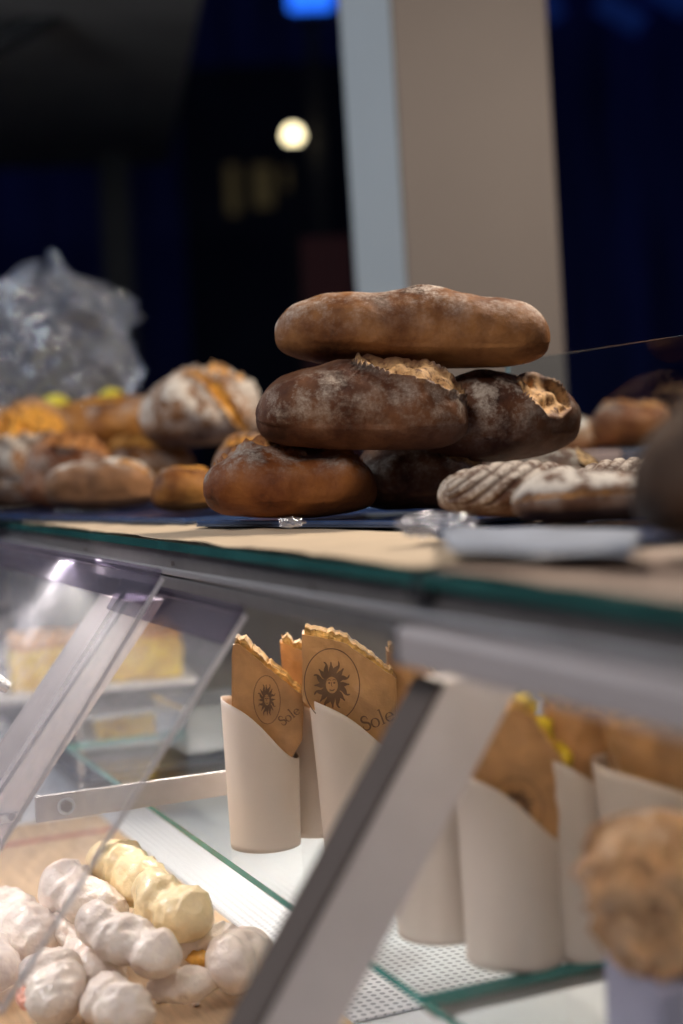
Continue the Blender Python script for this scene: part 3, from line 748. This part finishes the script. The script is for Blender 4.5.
# right blurred group
o, p5 = cup('large blurred cream cup right of the slanted post, with yellow filling', 516, 956, .0405, .0375, 196*1.06/F, 120*1.06/F, None)
sandwich('focaccia with yellow filling in the blurred cup right of the post', p5, p5.y, [(478,720),(512,703),(528,712),(572,775),(556,832),(528,880),(480,890),(470,780)], (1,3), .036, bpx=(516,956), seed=5, egg=True,
         prints=[('sun',512,800,30,.9)])
o, p6 = cup('cream cup directly right of the slanted post, half behind it', 443, 931, .040, .036, 170*1.12/F, 150*1.12/F, None)
sandwich('focaccia wrap between the slanted post and the blurred cup', p6, p6.y, [(420,730),(470,722),(478,780),(470,880),(415,880)], (0,1), .03, bpx=(443,931), seed=6)
o, p7 = cup('cream cup behind the blurred cup with yellow filling', 578, 948, .040, .034, 205*1.1/F, 150*1.1/F, None)
sandwich('brown focaccia wrap behind the blurred cup with yellow filling', p7, p7.y, [(545,705),(600,712),(612,760),(608,880),(552,880)], (0,1), .03, bpx=(578,948), seed=7, egg=True)
o, p8 = cup('wide cream cup at the right edge below the hinge rail', 672, 972, .052, .040, 222*1.0/F, 170*1.0/F, None)
sandwich('golden focaccia wrap in the cup at the right edge', p8, p8.y, [(605,722),(640,722),(735,745),(738,850),(640,880),(622,800)], (0,2), .04, bpx=(672,972), seed=8)

# brown crumpled bag near right, standing in a lilac carton
def crumple_bag(x0,x1,y0,y1,Y):
    k = Y/F; w = (x1-x0)*k/2; h = (y1-y0)*k; bm = bmesh.new(); NA,NZ = 120,60; rings=[]
    for i in range(NZ+1):
        v = i/NZ; ring=[]
        for j in range(NA):
            a = 2*PI*j/NA
            r = w*(.62+.40*math.sin(min(1,v*1.25)*PI*.5)**1.2) if v < .8 else w*(1.02-.7*((v-.8)/.2)**1.6)
            f = 1+.34*noise.noise(Vector((math.cos(a)*2.5,math.sin(a)*2.5,v*4)))+.16*(1-2*abs(noise.noise(Vector((math.cos(a)*3.5,math.sin(a)*3.5,v*6)))))+.1*noise.noise(Vector((math.cos(a)*7,math.sin(a)*7,v*9)))
            ring.append(bm.verts.new((r*f*math.cos(a), r*f*math.sin(a)*.8, h*v*(1+.06*noise.noise(Vector((a,v,2)))))))
        rings.append(ring)
    for a,b in zip(rings, rings[1:]):
        for j in range(NA): bm.faces.new((a[j],a[(j+1)%NA],b[(j+1)%NA],b[j]))
    bm.faces.new(rings[0][::-1]); bm.faces.new(rings[-1]); return bm
Yn = .86
pn = at(664,965,Yn)
root = empty('paper_bag', pn); tag(root, 'crumpled brown paper bag in the near right corner, standing in a lilac carton', 'bag')
obj('bag_body', crumple_bag(592,735,812,965,Yn), M['bagpaper'], root)
bm = bmesh.new()
for q in range(9):
    c = Vector((.012*math.cos(q*2.4)*(1+q*.15), -.02+.01*math.sin(q*2.1), .045+.005*q))
bm.free()
cr_ = empty('carton', Vector((pn.x,pn.y,SHZ+.0005)), .2); tag(cr_, 'lilac and white carton under the crumpled paper bag, near right corner', 'carton')
hc = pn.z-SHZ-.002
bm = bmesh.new(); box(bm, -.020,.085,-.035,.05,0,hc,.003); obj('box_body', bm, M['lilac_p'], cr_)
bm = bmesh.new(); box(bm, .008,.084,-.0362,-.0352,hc*.25,hc*.96,.0002); obj('purple_panel', bm, M['lilac'], cr_)

# ---------------------------------------------------------------- dough rolls on a wooden board
board = empty('serving_board', CF, CASE_ROT); tag(board, 'pale wooden board under the floured rolls on the case floor', 'board')
R0 = inv@onz(255,1000,FLZ); 
bx0 = (inv@onz(-10,1000,FLZ)).x - .05
bm = bmesh.new(); box(bm, -.19,.105,1.02,1.97,FLZ+.0005,FLZ+.012,.003); obj('plank', bm, M['wood'], board)
bm = bmesh.new(); box(bm, -.186,.10,1.86,1.875,FLZ+.0122,FLZ+.0128,.0001); obj('red_stripe', bm, mat('dull_red_strip',(.40,.12,.11),.6), board)
def roll_mesh(L, R, lobes, seed, bend=.2):
    bm = bmesh.new(); NT,NA = 64,40; rings=[]
    for i in range(NT+1):
        t = -1+2*i/NT; rr = math.sqrt(max(0,1-abs(t)**4)); rr = max(rr,.03)
        env = 1-.26*(.5+.5*math.cos(PI*(lobes)*(t+1)))**1.5 if abs(t)<.95 else 1
        if lobes>1: env = 1-.15*math.exp(-((((t+1)/2*lobes)%1-0)/.16)**2)*(abs(t)<.9) -.14*math.exp(-((((t+1)/2*lobes)%1-1)/.16)**2)*(abs(t)<.9)
        ring=[]
        for j in range(NA):
            a = 2*PI*j/NA
            p = Vector((t*L/2, R*rr*env*math.cos(a), R*rr*env*math.sin(a)*.92))
            nn = noise.noise(p*32+Vector((seed*9,0,0)))*.30 + .13*(1-2*abs(noise.noise(p*62+Vector((seed,3,0))))) + .05*noise.noise(p*130+Vector((seed*5,1,0)))
            p.y *= 1+nn; p.z *= 1+nn; p.y += bend*R*math.cos(t*2+seed); ring.append(bm.verts.new(p))
        rings.append(ring)
    for a,b in zip(rings, rings[1:]):
        for j in range(NA): bm.faces.new((a[j],a[(j+1)%NA],b[(j+1)%NA],b[j]))
    bm.faces.new(rings[0][::-1]); bm.faces.new(rings[-1]); return bm
GR = 'floured dough rolls piled on the wooden board'
# (x,y) pixel centre, Y depth, length px, radius px, image angle deg (0 = right, + = up), lobes, mat, label
rolls = [
 # x, y centre in the photo, layer height, length px, radius px, heading, dip, lobes, material, label
 (128,872,.085,88,29,-38,12,2,'roll_y','yellowish floured roll at the far top of the pile'),
 (172,905,.078,88,31,-42,10,2,'roll_y','yellowish roll just right of the top one, on the pile'),
 (84,896,.070,92,29,-40,12,2,'roll','whitish roll crossed by the bright flap edge, left of the yellowish ones'),
 (128,938,.070,104,28,-38,14,3,'roll','pinkish knotted roll in the centre of the pile, running down to the right'),
 (18,925,.045,96,32,-60,8,2,'roll','pale roll at the left edge of the pile'),
 (62,932,.040,70,27,-45,5,1,'roll','pale roll between the left edge roll and the centre roll'),
 (50,985,.040,84,32,-60,8,2,'roll','roll showing pink filling at the bottom left of the pile'),
 (94,966,.036,78,28,-50,5,2,'roll','white roll in front of the centre roll'),
 (118,1006,.034,78,30,-50,5,2,'roll','white roll at the bottom front of the pile'),
 (183,985,.026,60,20,8,0,1,'roll','small oval pale roll lying right of the front rolls'),
 (207,944,.040,64,27,-20,5,2,'roll','roll with orange filling right of the pile'),
 (240,958,.040,72,28,62,-5,2,'roll','rightmost roll, beside the slanted post'),
 (-14,962,.040,80,30,-60,5,2,'roll','roll cut off by the left edge of the picture'),
]
for i,(px,py,hz,lp,rp,head,dip,lob,mm,lab) in enumerate(rolls):
    c = onz(px,py,FLZ+.012+hz); k = c.y/F
    rad = min(rp*k*.90, .031)
    o = obj('dough_roll', roll_mesh(lp*k*1.24, rad, lob, i+1), M[mm], smooth=True)
    place(o, c, math.radians(head), 0, math.radians(dip)); tag(o, lab, 'bread roll', GR)
    if i in (6,10):
        bm = bmesh.new(); bmesh.ops.create_icosphere(bm, subdivisions=4, radius=1)
        for v in bm.verts: v.co = Vector((v.co.x*.015*(1+.3*noise.noise(v.co*3)), v.co.y*.008, v.co.z*.008*(1+.3*noise.noise(v.co*3))))
        f = obj('filling', bm, M['filling' if i==10 else 'filling_pink'], o, smooth=True)
        f.location = (lp*k*.05, -rad*.92, -.006); f['label'] = 'orange filling' if i==10 else 'pink filling'
# floor of the case: perforated mats
def mat_sheet(label, a0,a1,p0,p1):
    bm = bmesh.new(); box(bm, p0,p1,a0,a1,FLZ+.0006,FLZ+.004,.001); o = obj('perforated_mat', bm, M['perf']); place(o, CF, CASE_ROT); tag(o, label, 'mat')
mat_sheet('white perforated mat beside the wooden board, under the glass shelf', 1.13, 1.97, .115, .34)
# scattered flour crumbs
for (px,py) in ((160,1001),(196,1004),(90,1020)):
    bm = bmesh.new(); bmesh.ops.create_icosphere(bm, subdivisions=2, radius=.004)
    for v in bm.verts: v.co *= 1+.4*noise.noise(v.co*300+Vector((px,0,0)))
    for v in bm.verts: v.co.z *= .5
    o = obj('crumb', bm, M['roll']); place(o, onz(px,py,FLZ+.0138)); tag(o, 'pale crumb on the wooden board before the rolls', 'crumb', 'crumbs on the wooden board')

# ---------------------------------------------------------------- yellow cakes far left
def cake(label, plabel, x0,x1,y0,y1, Y, w, rz=0, hp=0, seed=0):
    k = Y/F; L = (x1-x0)*k; H = (y1-y0)*k
    b = at((x0+x1)/2, y1, Y)
    root = empty('focaccia_cake', b, rz); tag(root, label, 'cake')
    def lump(bm):
        for v in bm.verts: v.co += Vector((noise.noise(v.co*40+Vector((seed,0,0))), noise.noise(v.co*40+Vector((0,seed,0))), noise.noise(v.co*40+Vector((0,0,seed)))))*.006
    bm = bmesh.new(); box(bm, -L/2,L/2,0,w,0,H*.84,.008); bmesh.ops.subdivide_edges(bm, edges=bm.edges[:], cuts=8, use_grid_fill=True); lump(bm); obj('crumb_body', bm, M['cake'], root, smooth=True)
    bm = bmesh.new(); box(bm, -L/2+.001,L/2-.001,.001,w-.001,H*.82,H,.006); bmesh.ops.subdivide_edges(bm, edges=bm.edges[:], cuts=8, use_grid_fill=True); lump(bm); obj('browned_top', bm, M['caketop'], root, smooth=True)
    pr = empty('cake_plate', b-Vector((0,0,.012)), rz); tag(pr, plabel, 'plate')
    bm = bmesh.new(); box(bm, -L/2-.02,L/2+.02,-.02,w+.02,.002,.011,.004); obj('dish', bm, M['plate'], pr)
    bm = bmesh.new(); box(bm, -L/2+.01,L/2-.01,.01,w-.01,-.002,.0018,.001); obj('foot', bm, M['plate'], pr)
    return root, b
cake('yellow focaccia cake with a browned top on the upper dish, behind the flaps', 'white dish under the upper yellow cake', 98,184,630,680, 2.15, .16, .25, seed=1)
cake('yellow focaccia cake with a darker top at the far left upper dish', 'white dish under the far left yellow cake', 12,92,640,690, 2.2, .16, .25, seed=2)
cake('low yellow cake on the lower dish, beneath the upper cake', 'white dish under the low yellow cake', 96,188,708,737, 2.15, .18, .2, seed=3)
# display rack that carries the dishes
rk = empty('tiered_rack', CF, CASE_ROT); tag(rk, 'dark tiered metal rack carrying the dishes of yellow cake', 'rack')
za = at(140,692,2.15).z-.016; zb = at(140,748,2.15).z-.017
qa = inv@at(140,692,2.2)
for nm,z in (('upper_shelf',za),('lower_shelf',zb)):
    bm = bmesh.new(); box(bm, qa.x-.13,qa.x+.22,qa.y-.12,qa.y+.60,z-.006,z+.0005,.001); obj(nm, bm, M['steel'] if nm=='upper_shelf' else M['tray_navy'], rk)
for sx in (-.125,.20):
    for sy in (-.11,.56):
        bm = bmesh.new(); cyl(bm, (qa.x+sx,qa.y+sy,FLZ+.001), (qa.x+sx,qa.y+sy,za-.006), .005, 12); obj('leg', bm, M['steel'], rk)
# dark tubs on the case floor at the back
for (px,py,Y,w,h,m_,lab) in ((212,735,1.95,.14,.06,'steel','steel food tub on the glass shelf behind the left cup'),(60,660,2.52,.16,.18,'tray_navy','tall dark blue tub at the back, behind the far left flap')):
    b = at(px,py,Y); zf = SHZ+.0006 if px>100 else za+.001
    root = empty('food_tub', Vector((b.x,b.y,zf)), CASE_ROT+PI/2); tag(root, lab, 'tub')
    bm = bmesh.new()
    H = max(h, 0); d_ = .12
    for dims in ((-w/2,w/2,-d_/2,-d_/2+.004),(-w/2,w/2,d_/2-.004,d_/2),(-w/2,-w/2+.004,-d_/2,d_/2),(w/2-.004,w/2,-d_/2,d_/2)): box(bm,*dims,0,H)
    box(bm,-w/2,w/2,-d_/2,d_/2,0,.003); obj('tub_body', bm, M[m_], root)
    bm = bmesh.new()
    for dims in ((-w/2-.006,w/2+.006,-d_/2-.006,-d_/2),(-w/2-.006,w/2+.006,d_/2,d_/2+.006)): box(bm,*dims,H-.004,H+.001,.001)
    obj('tub_rim', bm, M['steel'], root)

# ---------------------------------------------------------------- background
Yc = 2.6
cA = at(402,200,Yc); cB = at(557,200,Yc); wc = cB.x-cA.x
cl = empty('square_column', (cA.x,cA.y,0)); tag(cl, 'tall pale square column rising behind the stack of loaves', 'column')
sh = math.tan(math.radians(1.0))
def colbox(x0,x1,y0,y1,m,nm):
    bm = bmesh.new(); box(bm, x0,x1,y0,y1,0,3.2,.004)
    for v in bm.verts: v.co.x -= sh*(v.co.z-1.6)
    return obj(nm, bm, m, cl)
colbox(0,wc,0,.30,M['column'],'front_body')
# chamfered side face turned to the street
bm = bmesh.new(); xw = (at(402,200,Yc)-at(353,200,Yc)).x
prism(bm, [Vector((-.001,.001,0)),Vector((-.001,.299,0)),Vector((-xw*1.0,.16,0))], Vector((0,0,3.2)))
for v in bm.verts: v.co.x -= sh*(v.co.z-1.6)
obj('side_fin', bm, mat('cool_lit_side',(.47,.50,.505),.5,0,.03,4), cl)  # cool light on this side is put into its paler, bluer colour
bm = bmesh.new(); box(bm, -.08,wc+.04,-.04,.34,0,.06,.01); obj('base_plinth', bm, M['black'], cl)

def st(name, dims, m):
    o = boxo(name, dims, m); o['kind'] = 'structure'; return o
st('floor', (-9,9,-3,14,-.05,0), M['ground'])
st('wall_back', (-9,9,12,12.2,0,7), M['navy'])
# awning: sloping dark canopy at the upper left
P = [at(-80,-60,3.2), at(214,-60,3.2), at(168,165,7.5), at(-350,178,7.5)]
bm = bmesh.new(); prism(bm, P, Vector((0,0,.03))); o = obj('ceiling', bm, M['awn']); o['kind'] = 'structure'
ab = empty('awning_beam', (0,0,0)); tag(ab, 'dark diagonal beam under the awning, top left corner', 'beam')
a_, b_ = at(-40,62,4.0), at(110,-14,4.0); bm = bmesh.new(); cyl(bm, a_, b_, .028, 16); obj('tube', bm, M['black'], ab)
# street lamps
lp = empty('street_lamp', (0,0,0)); tag(lp, 'glowing round warm lamp in the dark, left of the column', 'lamp')
c = at(293,135,8.0); bm = bmesh.new(); bmesh.ops.create_uvsphere(bm, u_segments=32, v_segments=16, radius=.048, matrix=Matrix.Translation(c)); obj('globe', bm, M['lampw'], lp, smooth=True)
bm = bmesh.new(); cyl(bm, (c.x,c.y,0), (c.x,c.y,c.z-.055), .03, 16); cyl(bm, (c.x,c.y,c.z-.08), (c.x,c.y,c.z-.045), .04, 20); obj('pole', bm, M['black'], lp)
sg = empty('blue_light', (0,0,0)); tag(sg, 'bright blue light at the top, left of the column', 'lamp')
a_, b_ = at(287,-30,8), at(333,8,8); bm = bmesh.new(); box(bm, a_.x,b_.x,8,8.05,b_.z,a_.z,.02); obj('light_panel', bm, M['lampb'], sg)
bm = bmesh.new(); box(bm, a_.x-.02,b_.x+.02,8.0505,8.1,b_.z-.02,a_.z+.02); box(bm,(a_.x+b_.x)/2-.04,(a_.x+b_.x)/2+.04,8.11,8.19,0,a_.z+.02); obj('housing', bm, M['black'], sg)
# dim building with windows, behind
hb = empty('dark_building', (0,11,0)); tag(hb, 'dark blue building across the street with dimly lit panes', 'building')
bm = bmesh.new(); a_, b_ = at(196,470,11), at(350,60,11); box(bm, a_.x,b_.x,0,.5,0,b_.z); obj('facade', bm, mat('dark_facade',(.018,.022,.04),.8,0,.3,2), hb)
for (x0,x1,y0,y1) in ((228,238,165,215),(254,272,165,208),(284,296,168,190)):
    a_, b_ = at(x0,y1,11), at(x1,y0,11); bm = bmesh.new(); box(bm, a_.x,b_.x,-.03,-.005,a_.z,b_.z,.01); obj('window', bm, M['lampw2'], hb)
for (x0,x1,y0,y1,Y,m_,nm,lab) in ((330,352,235,900,5,'red_dim','red_cloth','dark red cloth hanging behind the column at the left'),
                                 (110,128,150,400,6,'black','dark_pole','thin black pole in the darkness left of the lamp')):
    a_, b_ = at(x0,y1,Y), at(x1,y0,Y); bm = bmesh.new(); box(bm, a_.x,b_.x,Y,Y+.02,0 if nm=='dark_pole' else a_.z,b_.z,.003)
    o = obj(nm, bm, M[m_]); tag(o, lab, nm.split('_')[-1])
# blue strip lights top right
for i,(px,py,l) in enumerate(((620,12,.35),(668,-6,.35),(548,4,.12))):
    c = at(px,py,11.9); bm = bmesh.new(); cyl(bm, c-Vector((l/2,0,-.1)), c+Vector((l/2,0,-.12)), .095, 12); o = obj('strip_light', bm, M['blue_dim']); tag(o, ['faint blue strip light at the top right','faint blue strip light nearest the top right corner','small faint blue light beside the column top'][i], 'lamp')

# ---------------------------------------------------------------- groups of repeats
GRP = {'paper_cup':'cream paper cups on the inner glass shelf','filled_focaccia':'paper-wrapped focaccia in the cream cups','glass_countertop':'glass panes of the counter top',
 'glass_shelf':'panes of the inner glass shelf','slanted_post':'slanted posts of the glass case','clear_flap':'clear acrylic flaps of the case','focaccia_cake':'yellow focaccia cakes on white dishes',
 'cake_plate':'white dishes of the yellow cakes','baking_tray':'low trays under the loaves','tray_liner':'dark blue liners on the trays','film_scrap':'scraps of clear film before the loaves',
 'lemon':'lemons at the clear bag','strip_light':'faint blue strip lights in the dark','bread_crate':'crates beyond the glass guard','food_tub':'tubs at the back of the case','greaseproof_paper':'papers on the glass counter',
 'shelf_bracket':'brackets of the glass shelf','bread_loaf':'country loaves on the counter, stacked and beside the stack','perforated_mat':None}
for o in list(col.objects):
    k = o.name.split('.')[0]
    if o.parent is None and 'group' not in o.keys() and GRP.get(k): o['group'] = GRP[k]
# ---------------------------------------------------------------- light
def area(name, loc, target, size, power, c, sy=None):
    l = bpy.data.lights.new(name,'AREA'); l.energy = power; l.color = c; l.size = size
    if sy: l.shape='RECTANGLE'; l.size_y = sy
    o = bpy.data.objects.new(name, l); col.objects.link(o); o.location = loc
    o.rotation_euler = (Vector(target)-Vector(loc)).to_track_quat('-Z','Y').to_euler(); return o
area('unseen_stall_light', (.75,1.75,2.2), (.05,1.6,1.1), .25, 21, (1,.88,.76))
area('unseen_stall_light', (-.7,.3,2.3), (.0,1.4,.9), .5, 14, (1,.94,.92))  # unseen frontal fill, added on the camera side to brighten the rail
area('unseen_stall_light', (-1.6,2.2,2.0), (.2,2.7,1.6), .4, 12, (.78,.88,1))
area('case_lamp', cw(1.5,.106,TOPZ-.033), cw(1.5,.09,FLZ), .02, 18.0, (1,.93,.86), 3.4)
w = bpy.data.worlds.new('world'); C.world = w; w.use_nodes = True
w.node_tree.nodes['Background'].inputs[0].default_value = (.06,.09,.25,1); w.node_tree.nodes['Background'].inputs[1].default_value = .12
C.view_settings.view_transform = 'Standard'; C.view_settings.look = 'None'; C.view_settings.gamma = 1; C.view_settings.exposure = 0
C.view_settings.use_curve_mapping = False
